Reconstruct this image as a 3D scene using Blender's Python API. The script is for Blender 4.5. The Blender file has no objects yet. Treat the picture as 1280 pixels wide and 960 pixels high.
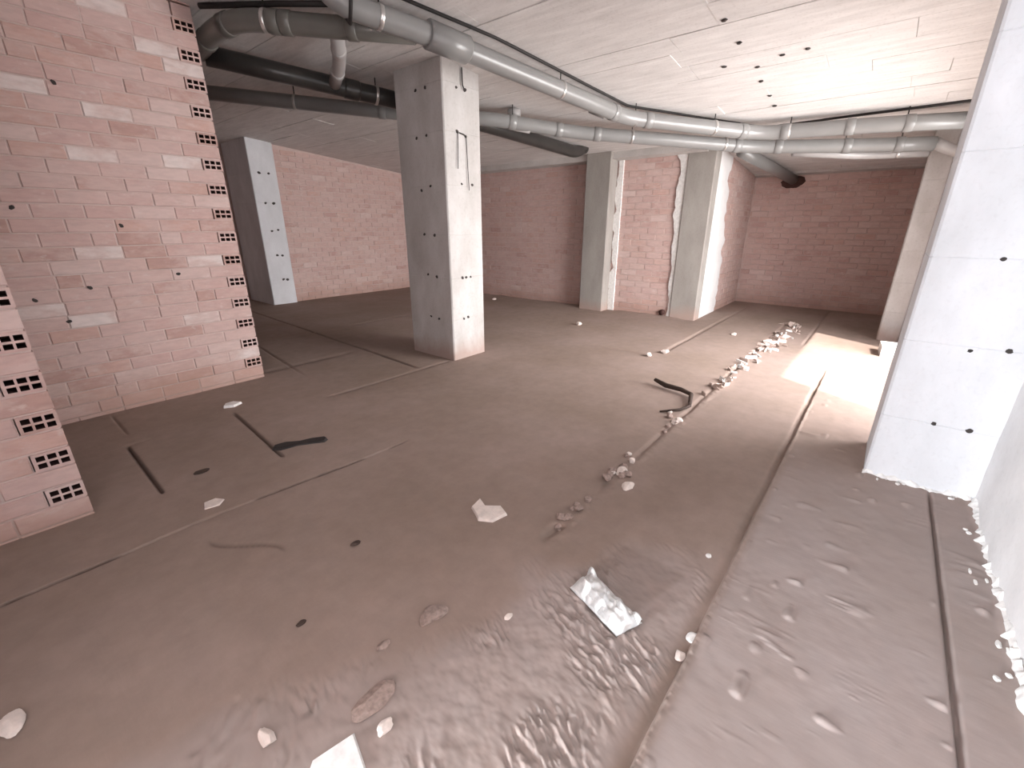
import bpy, bmesh, math, random
import numpy as np
from mathutils import Vector, Matrix
random.seed(7)
S = bpy.context.scene
COL = S.collection
# ------------------------------------------------------------------ camera
# world: X runs along the hall (away, to the right), Y across it (to the left), floor at z = 0
PITCH = math.atan(198/550.); A1 = math.atan2(482, 550/math.cos(PITCH)); CAM_H = 1.5
cam_d = bpy.data.cameras.new('camera'); cam = bpy.data.objects.new('camera', cam_d); COL.objects.link(cam)
cam_d.sensor_width = 36; cam_d.lens = 36*550/1280.; cam_d.clip_start = .02; cam_d.clip_end = 200
cam.location = (0, 0, CAM_H)
cam.rotation_euler = (math.pi/2-PITCH, 0, A1-math.pi/2)
S.camera = cam
# ------------------------------------------------------------------ world, sun, daylight in the openings, exposure
w = bpy.data.worlds.new('sky'); S.world = w; w.use_nodes = True
w.node_tree.nodes['Background'].inputs[0].default_value = (.80, .88, 1, 1)
w.node_tree.nodes['Background'].inputs[1].default_value = 1.5
def lamp(name, kind, loc, energy, color, size=None, look=None):
    d = bpy.data.lights.new(name, kind); d.energy = energy; d.color = color
    o = bpy.data.objects.new(name, d); COL.objects.link(o); o.location = loc
    if size: d.shape = 'RECTANGLE'; d.size, d.size_y = size
    if look is not None: o.rotation_euler = Vector(look).to_track_quat('-Z', 'Z').to_euler()
    return o
sun = lamp('sun', 'SUN', (5, -6, 8), 7.5, (1, .93, .86), look=(.35, .57, -.82)); sun.data.angle = .02
side_sky = lamp('side_opening_daylight', 'AREA', (5.6, -1.55, 1.25), 262, (1, .975, .965), (3.4, 2.4), (0, 1, -.24)); side_sky.data.spread = math.radians(125)
door_sky = lamp('doorway_daylight', 'AREA', (-4.12, 2.45, .78), 800, (.88, .95, 1), (.95, 1.4), (1, -.3, 0))
VS = S.view_settings
VS.view_transform = 'Standard'; VS.look = 'None'; VS.gamma = 1; VS.use_curve_mapping = False
VS.exposure = .35
# ------------------------------------------------------------------ helpers
CA, CB = 3.34, .092
def cz(x): return CA-CB*x                       # underside of the sloping ceiling slab
def hash2(ix, iy, s):
    n = (ix.astype(np.int64)*374761393+iy.astype(np.int64)*668265263+s*982451653) & 0xffffffff
    n = ((n ^ (n >> 13))*1274126177) & 0xffffffff
    return ((n ^ (n >> 16)) & 0xffff)/65535.
def vnoise(x, y, s=0):
    x = np.asarray(x, float); y = np.asarray(y, float)
    ix = np.floor(x); iy = np.floor(y); fx = x-ix; fy = y-iy
    fx = fx*fx*(3-2*fx); fy = fy*fy*(3-2*fy); ix = ix.astype(np.int64); iy = iy.astype(np.int64)
    a = hash2(ix, iy, s); b = hash2(ix+1, iy, s); c = hash2(ix, iy+1, s); d = hash2(ix+1, iy+1, s)
    return (a+(b-a)*fx)*(1-fy)+(c+(d-c)*fx)*fy
def fbm(x, y, s=0, o=4):
    t = 0; a = .5
    for k in range(o): t = t+a*vnoise(x*2**k, y*2**k, s+k*17); a *= .5
    return t
def sstep(a, b, x):
    t = np.clip((x-a)/(b-a), 0, 1); return t*t*(3-2*t)

def link(o, parent=None):
    COL.objects.link(o)
    if parent: o.parent = parent
    return o
def tag(o, label=None, cat=None, group=None, kind=None):
    if label: o['label'] = label
    if cat: o['category'] = cat
    if group: o['group'] = group
    if kind: o['kind'] = kind
    return o
def empty(name, loc=(0, 0, 0)):
    o = bpy.data.objects.new(name, None); o.empty_display_size = .1; COL.objects.link(o); o.location = loc
    return o
def mesh_obj(name, verts, faces, mat, parent=None, smooth=False, loc=None):
    me = bpy.data.meshes.new(name); me.from_pydata([tuple(v) for v in verts], [], faces); me.update()
    if mat: me.materials.append(mat)
    if smooth: me.polygons.foreach_set('use_smooth', [True]*len(me.polygons))
    o = bpy.data.objects.new(name, me)
    if loc is not None: o.location = loc
    return link(o, parent)
def bm_obj(name, bm, mat, parent=None, smooth=False, loc=None, rot=None):
    me = bpy.data.meshes.new(name); bmesh.ops.recalc_face_normals(bm, faces=bm.faces[:]); bm.to_mesh(me); bm.free()
    if mat: me.materials.append(mat)
    if smooth: me.polygons.foreach_set('use_smooth', [True]*len(me.polygons))
    o = bpy.data.objects.new(name, me)
    if loc is not None: o.location = loc
    if rot is not None: o.rotation_euler = rot
    return link(o, parent)
def shared(name, me, parent=None, loc=(0, 0, 0), rot=(0, 0, 0), scale=(1, 1, 1)):
    o = bpy.data.objects.new(name, me); o.location = loc; o.rotation_euler = rot; o.scale = scale
    return link(o, parent)
def box_vf(x0, x1, y0, y1, z0, z1):
    v = [(x0,y0,z0),(x1,y0,z0),(x1,y1,z0),(x0,y1,z0),(x0,y0,z1),(x1,y0,z1),(x1,y1,z1),(x0,y1,z1)]
    f = [(0,3,2,1),(4,5,6,7),(0,1,5,4),(1,2,6,5),(2,3,7,6),(3,0,4,7)]
    return v, f
def boxes(name, lst, mat, parent=None):
    V = []; F = []
    for b in lst:
        v, f = box_vf(*b); n = len(V); V += v; F += [tuple(i+n for i in q) for q in f]
    return mesh_obj(name, V, F, mat, parent)
def block(name, x0, x1, y0, y1, z0, ztop, mat, parent=None):
    """a box whose top follows the sloping ceiling (ztop None) or is flat"""
    v, f = box_vf(x0, x1, y0, y1, z0, 0)
    v = [(p[0], p[1], p[2] if i < 4 else (cz(p[0]) if ztop is None else ztop)) for i, p in enumerate(v)]
    return mesh_obj(name, v, f, mat, parent)
# ------------------------------------------------------------------ materials
def new_mat(name, rough=.9, metal=0, spec=.3):
    m = bpy.data.materials.new(name); m.use_nodes = True; nt = m.node_tree
    b = nt.nodes['Principled BSDF']; b.inputs['Roughness'].default_value = rough
    b.inputs['Metallic'].default_value = metal; b.inputs['Specular IOR Level'].default_value = spec
    return m, nt, b
def nd(nt, t, **k):
    n = nt.nodes.new(t)
    for a, v in k.items():
        if a.startswith('i_'): n.inputs[a[2:].replace('_', ' ')].default_value = v
        else: setattr(n, a, v)
    return n
def ramp(nt, fac, stops, interp='LINEAR'):
    r = nt.nodes.new('ShaderNodeValToRGB'); r.color_ramp.interpolation = interp
    e = r.color_ramp.elements
    while len(e) < len(stops): e.new(.5)
    for k, (p, c) in enumerate(stops): e[k].position = p; e[k].color = (*c, 1)
    nt.links.new(fac, r.inputs[0]); return r
def mix(nt, f, a, b, mode='MIX'):
    n = nt.nodes.new('ShaderNodeMix'); n.data_type = 'RGBA'; n.blend_type = mode
    for s, v in ((n.inputs[0], f), (n.inputs[6], a), (n.inputs[7], b)):
        if isinstance(v, (int, float)): s.default_value = v
        elif isinstance(v, tuple): s.default_value = (*v, 1)
        else: nt.links.new(v, s)
    return n.outputs[2]
def geo_pos(nt): return nd(nt, 'ShaderNodeNewGeometry').outputs['Position']
def noise(nt, vec, scale, detail=4, rough=.55):
    n = nd(nt, 'ShaderNodeTexNoise'); n.inputs['Scale'].default_value = scale; n.inputs['Detail'].default_value = detail
    n.inputs['Roughness'].default_value = rough; nt.links.new(vec, n.inputs['Vector']); return n.outputs['Fac']
def mapping(nt, vec, scale):
    m = nd(nt, 'ShaderNodeMapping'); m.inputs['Scale'].default_value = scale; nt.links.new(vec, m.inputs[0]); return m.outputs[0]
def bump(nt, b, h, strength=.3, dist=.01):
    n = nd(nt, 'ShaderNodeBump'); n.inputs['Strength'].default_value = strength; n.inputs['Distance'].default_value = dist
    nt.links.new(h, n.inputs['Height']); nt.links.new(n.outputs[0], b.inputs['Normal'])
def plain(name, col, rough=.8, metal=0, spec=.3, var=.15, scale=30):
    m, nt, b = new_mat(name, rough, metal, spec); p = geo_pos(nt); f = noise(nt, p, scale)
    c = ramp(nt, f, [(.25, tuple(x*(1-var) for x in col)), (.75, tuple(min(1, x*(1+var)) for x in col))])
    nt.links.new(c.outputs[0], b.inputs['Base Color']); bump(nt, b, f, .15, .004); return m
def film(nt, p, c):
    a = noise(nt, mapping(nt, p, (2.4, 2.4, 4.5)), 1.6, 6, .65); b_ = noise(nt, mapping(nt, p, (1, 1, 1.6)), 11, 4, .6)
    s1 = ramp(nt, a, [(.44, (0,)*3), (.60, (.80,)*3)]).outputs[0]; c = mix(nt, s1, c, (.61, .455, .42))
    s2 = ramp(nt, b_, [(.60, (0,)*3), (.72, (.6,)*3)]).outputs[0]; return mix(nt, s2, c, (.68, .57, .545))
def concrete(name, c1, c2, base=None, streak=(1, 1, 1), stain=.35, filmed=False):
    m, nt, b = new_mat(name, .88); p = geo_pos(nt)
    f = noise(nt, mapping(nt, p, streak), 3.2, 6, .6); g = noise(nt, p, 45, 4)
    c = ramp(nt, f, [(.3, c1), (.7, c2)]).outputs[0]
    sp = ramp(nt, g, [(.30, (.72, .70, .68)), (.46, (1, 1, 1))]).outputs[0]
    c = mix(nt, stain, c, sp, 'MULTIPLY')
    if filmed: c = film(nt, p, c)
    if base:                                    # floor dust rubbed onto the foot of the concrete
        s = nd(nt, 'ShaderNodeSeparateXYZ'); nt.links.new(p, s.inputs[0])
        a = nd(nt, 'ShaderNodeMath', operation='MULTIPLY_ADD'); nt.links.new(f, a.inputs[0]); a.inputs[1].default_value = .35; nt.links.new(s.outputs[2], a.inputs[2])
        r = ramp(nt, a.outputs[0], [(.22, (.85,)*3), (.42, (0,)*3)])
        c = mix(nt, r.outputs[0], c, base)
    nt.links.new(c, b.inputs['Base Color'])
    bump(nt, b, f, .25, .012); return m
DUST = (.40, .29, .25)
M = {}
M['col'] = concrete('concrete_column_grey', (.43, .405, .385), (.60, .58, .57), DUST, (1, 1, .5))
M['colr'] = concrete('concrete_column_pale', (.62, .62, .64), (.76, .76, .79), None, (1, 1, .5), .15)
M['pil'] = concrete('concrete_pilaster', (.27, .245, .225), (.37, .345, .32), DUST, (1, 1, .4))
M['ceil'] = concrete('concrete_soffit', (.62, .59, .575), (.78, .75, .735), None, (5, .8, 1))
M['beam'] = concrete('concrete_beam', (.48, .45, .43), (.60, .57, .55))
M['plaster'] = concrete('white_plaster', (.74, .72, .72), (.86, .84, .84), None, (1, 1, 1), .15)
M['mortar'] = concrete('brick_mortar', (.52, .40, .37), (.62, .50, .465), DUST, (1, 1, 1), .35, True)
PINKS = [(0, (.50, .325, .285)), (.14, (.575, .395, .36)), (.40, (.60, .43, .395)), (.66, (.58, .385, .335)), (.82, (.64, .49, .455)), (.95, (.72, .62, .59))]
def brick_mat(name, src):
    m, nt, b = new_mat(name, .9); p = geo_pos(nt)
    if src == 'object': r = nd(nt, 'ShaderNodeObjectInfo').outputs['Random']
    else: r = nd(nt, 'ShaderNodeAttribute', attribute_name='tone').outputs['Fac']
    c = ramp(nt, r, PINKS, 'CONSTANT' if src == 'object' else 'LINEAR').outputs[0]
    f = noise(nt, p, 1.6, 5, .6); g = noise(nt, mapping(nt, p, (12, 12, 40)), 1, 4)
    c = film(nt, p, c)                        # smeared mortar film
    gr = ramp(nt, g, [(.3, (.82,)*3), (.6, (1,)*3)]).outputs[0]
    c = mix(nt, .6, c, gr, 'MULTIPLY')
    s = nd(nt, 'ShaderNodeSeparateXYZ'); nt.links.new(p, s.inputs[0])
    a = nd(nt, 'ShaderNodeMath', operation='MULTIPLY_ADD'); nt.links.new(f, a.inputs[0]); a.inputs[1].default_value = .9; nt.links.new(s.outputs[2], a.inputs[2])
    dr = ramp(nt, a.outputs[0], [(.45, (.75,)*3), (.75, (0,)*3)]).outputs[0]
    c = mix(nt, dr, c, (.44, .28, .23))                       # damp earthy foot of the wall
    nt.links.new(c, b.inputs['Base Color']); bump(nt, b, g, .3, .006); return m
M['brick'] = brick_mat('pink_hollow_brick', 'object'); M['brickwork'] = brick_mat('pink_brickwork', 'attr')
M['hole'] = plain('brick_hole_dark', (.07, .035, .03), .95)
M['dark'] = plain('rusty_tie_dark', (.05, .042, .04), .8)
M['pvc'] = plain('grey_pvc', (.235, .232, .228), .28, 0, .5, .06, 6)
M['pvcl'] = plain('pale_grey_pvc', (.42, .405, .40), .36, 0, .5, .06, 6)
M['pvcm'] = plain('shaded_grey_pvc', (.135, .13, .118), .34, 0, .5, .1, 6)  # same grey PVC with its shade put into the colour
M['pvcd'] = plain('black_plastic_pipe', (.035, .032, .030), .28, 0, .5, .2, 6)
M['steel'] = plain('galvanised_steel', (.62, .61, .6), .3, .8, .5, .1, 40)
M['cable'] = plain('black_cable', (.03, .026, .025), .6)
M['chip'] = plain('pale_plaster_chip', (.74, .65, .60), .9)
M['white'] = plain('white_chip', (.82, .80, .78), .85)
M['rubble'] = plain('dusty_rubble', (.33, .25, .22), .95, 0, .2, .3, 60)
M['wood'] = plain('dark_damp_wood', (.06, .04, .032), .8)
M['splinter'] = plain('pale_splinter', (.50, .40, .355), .9)
m, nt, b = new_mat('floor_dust', .93, 0, .2); p = geo_pos(nt)
f1 = noise(nt, p, .9, 5, .6); f2 = noise(nt, p, 9, 5, .65); f3 = noise(nt, mapping(nt, p, (60, 14, 30)), 1, 3)
c = ramp(nt, f1, [(.3, (.272, .205, .168)), (.7, (.35, .268, .236))]).outputs[0]
c = mix(nt, .5, c, ramp(nt, f2, [(.3, (.78,)*3), (.65, (1.05, 1.03, 1.02))]).outputs[0], 'MULTIPLY')
at = nd(nt, 'ShaderNodeAttribute', attribute_name='pale_tint')
c = mix(nt, at.outputs['Fac'], c, (.42, .365, .355))
at2 = nd(nt, 'ShaderNodeAttribute', attribute_name='shadow_and_joints')  # painted bag shadow together with the dark joints
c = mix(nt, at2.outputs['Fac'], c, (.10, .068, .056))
nt.links.new(c, b.inputs['Base Color']); bump(nt, b, f3, .12, .004); M['floor'] = m
m, nt, b = new_mat('crumpled_foil', .28, .55, .6); p = geo_pos(nt); f = noise(nt, p, 25)
nt.links.new(ramp(nt, f, [(.3, (.72, .74, .74)), (.6, (.95, .96, .96))]).outputs[0], b.inputs['Base Color']); M['foil'] = m
M['yard'] = concrete('yard_concrete', (.45, .44, .42), (.58, .57, .55))

# ------------------------------------------------------------------ the floor: one relief, cut along its long joints
ROUGH_C = (1.0, .55)
def groove(d, wdt, dep): return -dep*np.exp(-(d/wdt)**2*1.4)
def win(x, a, b, e=.1): return sstep(a-e, a+e, x)*(1-sstep(b-e, b+e, x))
def rough_mask(x, y):
    n = fbm(x*3+5, y*3, 3, 3)*.5-.22
    lim = 1.28-.33*x+n                                        # the trampled strip narrows away from the door
    return sstep(-.12, .10, lim-y)*sstep(.02, .2, x+y*.3)*(1-sstep(1.55, 2.0, x+n))*sstep(.28, .34, y)
def floor_z(x, y):
    x = np.asarray(x, float); y = np.asarray(y, float)
    z = (fbm(x*.8, y*.8, 1, 4)-.47)*.02*sstep(-.8, .2, x)
    z = z+(fbm(x*9, y*9, 2, 3)-.45)*.003
    rm = rough_mask(x, y)
    rs = .87*x-.5*y; rt = .5*x+.87*y; rg = fbm(rs*74+4*fbm(x*6, y*6, 9, 2), rt*24, 5, 3)
    pat = sstep(.40, .56, fbm(x*4.2, y*4.2, 21, 2)+.08)
    z = z+rm*((rg-.42)*.038*pat+(fbm(x*22, y*22, 6, 3)-.45)*.010)
    sl = (1-sstep(.22, .27, y))*sstep(.3, .6, x)               # the outer slabs: scratches and blobs
    sc = np.maximum(fbm(x*46, y*9+x*4, 31, 2)-.47, 0)*sstep(.40, .58, fbm(x*5, y*5, 33, 2)+.03)
    z = z+sl*(sc*.030*(1-sstep(3.2, 5, x))+(fbm(x*16, y*16, 35, 2)-.45)*.0035)
    bl = np.maximum(vnoise(x*13, y*13, 41)-.86, 0)*.10; z = z+sl*bl*(1-sstep(4, 5, x))
    wob = (fbm(x*6, x*0+3, 8, 3)-.47)*.02
    # joint right of the path (Y -.49)
    z = z+groove(y+.49+wob*.4, .010, .026)*win(x, -3, 3.3)
    # main joint (Y .27): a slow dip from the left, a steep bright edge on the right, crumbs on the lip
    d = y-.27+wob*.5
    dip = np.where(d > 0, np.exp(-(d/(.022+.036*(1-sstep(1.2, 2.6, x))))**2), np.exp(-(d/.006)**2))
    z = z-dip*.030*win(x, .2, 5.6, .3)*(.5+.8*fbm(x*3, y*0+1, 12, 2))
    z = z+np.exp(-((d+.014)/.010)**2)*.010*win(x, .2, 4.5)*fbm(x*40, y*30, 13, 3)*1.6
    # rubble joint (Y 1.05)
    d = y-1.05+wob
    z = z+groove(d, .03, .03)*win(x, 1.55, 2.55)*sstep(.42, .5, fbm(x*5, y*4, 14, 2))
    z = z+groove(d, .02, .018)*win(x, 2.6, 8.6)*(.4+fbm(x*4, y*0, 15, 2))
    z = z+np.exp(-((d+.05)/.035)**2)*.016*win(x, 1.55, 8)*(fbm(x*25, y*25, 16, 3)-.3)
    # saw cuts and cracks further in
    z = z+groove(y-1.93+wob*.5, .022, .016)*win(x, 5.3, 9.6)
    z = z+groove(y-.63+wob*.3, .02, .014)*win(x, 6.9, 10)
    z = z+groove(y-2.56+.09*sstep(.4, 1.7, x)+wob*.6, .009, .020)*win(x, -4, 1.72)*(.2+1.1*fbm(x*6, y*0, 18, 2))
    z = z+groove(y-3.75-wob, .02, .016)*win(x, 1.9, 3.4)
    z = z+groove(x-.41-.012*(y-3), .012, .022)*win(y, 3.05, 3.95, .03)
    z = z+groove(y-3.965, .010, .012)*win(x, .41, .6, .04)
    z = z+groove(x-1.07-.08*(y-2.96)/1.1, .013, .022)*win(y, 2.95, 4.0, .05)
    z = z+groove(x-.47, .012, .012)*win(y, 4.2, 4.7, .05)
    z = z+groove(x-2.96+wob-.05*(y-3.9), .016, .018)*win(y, 3.85, 9, .1)
    z = z+groove(x-2.0-.12*(y-4.4)-.0, .014, .012)*win(y, 4.6, 7, .2)
    z = z+groove(y-6.4, .02, .012)*win(x, 2, 7.5)+groove(x-5.1, .02, .012)*win(y, 2.2, 9)
    z = z+groove(y-4.95, .02, .016)*win(x, 1.75, 2.9)
    # curved drag mark
    xx = .44+.21*sstep(2.0, 2.32, 4.32-y)
    z = z+groove(x-xx, .014, .008)*win(y, 2.0, 2.32, .04)
    # earth heaped against the foot of the walls and the pale column
    z = z+.03*(1-sstep(-.70, -.63, y+.04*fbm(x*8, y*8, 51, 2)))*win(x, -3, 3.4)
    z = z+.03*sstep(7.3, 7.6, x)*sstep(2.4, 2.6, y)*fbm(x*5, y*5, 52, 3)
    return z
def axis(parts):
    out = []
    for a, b_, s in parts: out += list(np.arange(a, b_-1e-6, s))
    return np.array(out+[parts[-1][1]])
XS = axis([(-4.4, -.6, .1), (-.6, .2, .012), (.2, .35, .0065), (.35, 1.6, .0042), (1.6, 2.0, .0065), (2.0, 3.6, .011), (3.6, 6, .022), (6, 10.5, .05)])
floor = boxes('floor', [(-4.4, 10.5, -1.3, 10.6, -.3, -.07)], M['yard']); tag(floor, 'brown dusty bare concrete floor with cut joints', kind='structure')
def strip(ys):
    X, Y = np.meshgrid(XS, ys, indexing='ij'); Z = floor_z(X, Y)
    nx, ny = X.shape; n = nx*ny
    top = np.stack([X, Y, Z], -1).reshape(-1, 3)
    i = np.arange(nx-1)[:, None]*ny+np.arange(ny-1)[None]; i = i.ravel()
    quads = np.stack([i, i+ny, i+ny+1, i+1], 1)
    # closed skirt down to the sub-base
    ring = np.concatenate([np.arange(nx)*ny, (nx-1)*ny+np.arange(1, ny), (np.arange(nx-2, -1, -1))*ny+ny-1, np.arange(ny-2, 0, -1)])
    rim = top[ring].copy(); low = rim.copy(); low[:, 2] = -.072; nr = len(ring); ring = np.arange(nr)+n; r2 = np.arange(nr)+n+nr
    sk = np.stack([np.roll(ring, -1), ring, r2, np.roll(r2, -1)], 1)
    V = np.vstack([top, rim, low]); Q = np.vstack([quads, sk])
    me = bpy.data.meshes.new('floor_slab'); me.vertices.add(len(V)); me.vertices.foreach_set('co', V.ravel())
    me.loops.add(Q.size); me.loops.foreach_set('vertex_index', Q.ravel().astype(np.int32))
    me.polygons.add(len(Q)); me.polygons.foreach_set('loop_start', np.arange(0, Q.size, 4, dtype=np.int32))
    me.polygons.foreach_set('loop_total', np.full(len(Q), 4, np.int32)); me.update(calc_edges=True)
    me.materials.append(M['floor'])
    x, y = V[:, 0], V[:, 1]
    pale_tint = np.clip(rough_mask(x, y)*.55+.75*(1-sstep(.2, .28, y))*(1-sstep(2.4, 4, x)), 0, 1)*(.75+.5*(fbm(x*5, y*5, 61, 3)-.45))  # paler tint on the rough strip and the right-hand slabs
    shadow_and_joints = .45*(win(x, 1.36, 1.74, .02)*win(y+(x-1.35)*.25, .50, .80, .015))*.45  # cast shadow of the foil bag, painted into the floor colour
    d1 = np.exp(-((x-.41-.012*(y-3))/.012)**2)*win(y, 3.05, 3.95, .03)
    d2 = np.exp(-((x-1.07-.08*(y-2.96)/1.1)/.014)**2)*win(y, 2.95, 4.0, .05)*.8
    d3 = np.exp(-((y-2.56+.09*sstep(.4, 1.7, x)+(fbm(x*6, x*0+3, 8, 3)-.47)*.012)/.010)**2)*win(x, -4, 1.72)*1.5*sstep(.3, .62, fbm(x*6, y*0, 18, 2))
    d4 = np.exp(-((y-3.75)/.03)**2)*win(x, 1.9, 3.4)*.4
    d5 = np.exp(-((x-2.96-.05*(y-3.9))/.02)**2)*win(y, 3.85, 7, .1)*.6
    d6 = np.exp(-((y-1.07)/.045)**2)*win(x, 1.6, 2.5)*.7*sstep(.42, .55, fbm(x*6, y*6, 14, 2))
    d7 = .35*np.exp(-((y+.49)/.008)**2)*win(x, -3, 3.3)
    d8 = .45*np.exp(-((x-.44-.21*sstep(2.0, 2.32, 4.32-y))/.016)**2)*win(y, 2.0, 2.32, .04)
    d9 = .8*np.exp(-((y-4.95)/.03)**2)*win(x, 1.6, 2.9)*fbm(x*6, y*3, 19, 2)
    shadow_and_joints = np.clip(shadow_and_joints+d1+d2+d3+d4+d5+d6+d7+d8+d9, 0, 1)
    for nm, arr in (('pale_tint', pale_tint), ('shadow_and_joints', shadow_and_joints)):
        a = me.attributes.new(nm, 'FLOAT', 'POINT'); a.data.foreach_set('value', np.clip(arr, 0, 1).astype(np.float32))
    me.polygons.foreach_set('use_smooth', [True]*len(Q))
    o = bpy.data.objects.new('floor_slab', me); link(o, floor); return o
strip(axis([(-1.3, -.75, .05), (-.75, -.49, .007)]))
strip(axis([(-.49, .27, .007)]))
strip(axis([(.27, 1.05, .007)]))
strip(axis([(1.05, 1.4, .01), (1.4, 2.42, .02), (2.42, 2.56, .006)]))
strip(axis([(2.56, 2.64, .006), (2.64, 4.2, .016), (4.2, 10.6, .05)]))
def fz(x, y): return float(floor_z(np.array([x]), np.array([y]))[0])
yard = mesh_obj('ground_outside', [(-30, -40, -.02), (40, -40, -.02), (40, -1.3, -.02), (-30, -1.3, -.02)], [(0, 1, 2, 3)], M['yard'])
tag(yard, 'pale concrete yard outside the openings', kind='structure')
yard2 = mesh_obj('ground_outside', [(-30, -1.3, -.02), (-4.4, -1.3, -.02), (-4.4, 20, -.02), (-30, 20, -.02)], [(0, 1, 2, 3)], M['yard'])
tag(yard2, 'pale concrete yard before the entrance', kind='structure')

# ------------------------------------------------------------------ ceiling: sloping slab with the prints of its formwork boards
v, f = box_vf(-4.6, 10.7, -1.3, 10.8, 0, 0)
v = [(p[0], p[1], cz(p[0])+(.012 if i < 4 else .25)) for i, p in enumerate(v)]
ceiling = mesh_obj('ceiling', v, f, M['ceil']); tag(ceiling, 'sloping board-marked concrete ceiling', kind='structure')
rc = random.Random(3)
x = -.6
while x < 10.4:
    wd = rc.choice((.26, .3, .3, .34)); y = -1.25+rc.random()*.9-.9
    while y < 10.5:
        ln = rc.uniform(1.2, 2.3); y0, y1 = max(y, -1.25), min(y+ln, 10.5)
        if y1-y0 > .1:
            t = rc.uniform(-.003, .003); tl = rc.uniform(-.003, .003); g = rc.choice((.0005, .0005, .0015, .003))
            vv, ff = box_vf(x+g, x+wd-g, y0+g, y1-g, 0, 0)
            vv = [(p[0], p[1], cz(p[0])+(t+(tl if p[0] > x+wd/2 else 0) if i < 4 else .02)) for i, p in enumerate(vv)]
            mesh_obj('formwork_board', vv, ff, M['ceil'], ceiling)
        y += ln
    x += wd
# dark stubs of wire left in the soffit
me_stub = None
def tie_mesh(name, seed):
    bm = bmesh.new(); bmesh.ops.create_icosphere(bm, subdivisions=2, radius=1); r = random.Random(seed)
    for q in bm.verts:
        k = 1+r.uniform(-.3, .3); q.co = Vector((q.co.x*k, q.co.y*k*.8, q.co.z))
    me = bpy.data.meshes.new(name); bm.to_mesh(me); bm.free(); me.materials.append(M['dark']); return me
TIES = [tie_mesh('tie_hole', s) for s in range(4)]
for i, (px, py) in enumerate([(4.14, 1.34), (4.56, 1.33), (5.11, 1.30), (5.47, 1.34), (4.96, 1.55), (4.96, 1.08), (4.94, .89), (5.91, 1.34), (6.26, 1.35), (3.75, 1.33)]):
    shared('wire_stub', TIES[i % 4], ceiling, (px, py, cz(px)-.004), (0, 0, rc.random()*3), (.018, .03, .010))

# ------------------------------------------------------------------ brick walls
def frame(origin, ux, n):
    """local x along the wall, local y out of its face, z up"""
    ux = Vector(ux); n = Vector(n); return Matrix(((ux.x, n.x, 0, origin[0]), (ux.y, n.y, 0, origin[1]), (0, 0, 1, origin[2]), (0, 0, 0, 1)))
def brick_mesh(L, H, D=.06, b=.004):
    v = [(b,0,b),(L-b,0,b),(L-b,0,H-b),(b,0,H-b),(0,-b,0),(L,-b,0),(L,-b,H),(0,-b,H),(0,-D,0),(L,-D,0),(L,-D,H),(0,-D,H)]
    f = [(0,3,2,1),(0,1,5,4),(1,2,6,5),(2,3,7,6),(3,0,4,7),(4,5,9,8),(5,6,10,9),(6,7,11,10),(7,4,8,11)]
    me = bpy.data.meshes.new('brick'); me.from_pydata(v, [], f); me.materials.append(M['brick']); bmesh_fix(me); return me
def bmesh_fix(me):
    bm = bmesh.new(); bm.from_mesh(me); bmesh.ops.recalc_face_normals(bm, faces=bm.faces[:]); bm.to_mesh(me); bm.free(); me.update()
def hollow_mesh(L, H, D=.11):
    """brick laid end-on: two rows of three dark openings in its face"""
    m_, wl = .014, .010; hw = (L-2*m_-2*wl)/3; hh = (H-2*.014-.012)/2
    xs = [0, m_, m_+hw, m_+hw+wl, m_+2*hw+wl, m_+2*hw+2*wl, L-m_, L]; zs = [0, .014, .014+hh, .026+hh, .026+2*hh, H]
    V = []; F = []; MI = []
    def quad(a, b_, c_, d, mi): n = len(V); V.extend([a, b_, c_, d]); F.append((n, n+1, n+2, n+3)); MI.append(mi)
    for i in range(7):
        for j in range(5):
            x0, x1, z0, z1 = xs[i], xs[i+1], zs[j], zs[j+1]
            if i in (1, 3, 5) and j in (1, 3):
                y = -D+.01; A_, B_, C_, D_ = (x0,0,z0),(x1,0,z0),(x1,0,z1),(x0,0,z1); a, b_, c_, d = (x0,y,z0),(x1,y,z0),(x1,y,z1),(x0,y,z1)
                quad(d, c_, b_, a, 1)
                for P, Q, q, p_ in ((A_, B_, b_, a), (B_, C_, c_, b_), (C_, D_, d, c_), (D_, A_, a, d)): quad(P, Q, q, p_, 1)
            else: quad((x0,0,z0), (x0,0,z1), (x1,0,z1), (x1,0,z0), 0)
    for P in (((0,0,0),(L,0,0),(L,-D,0),(0,-D,0)), ((0,0,H),(0,-D,H),(L,-D,H),(L,0,H)), ((0,0,0),(0,-D,0),(0,-D,H),(0,0,H)), ((L,0,0),(L,0,H),(L,-D,H),(L,-D,0))): quad(*P, 0)
    me = bpy.data.meshes.new('hollow_brick'); me.from_pydata(V, [], F); me.materials.append(M['brick']); me.materials.append(M['hole'])
    me.polygons.foreach_set('material_index', MI); me.update(); return me
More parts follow.
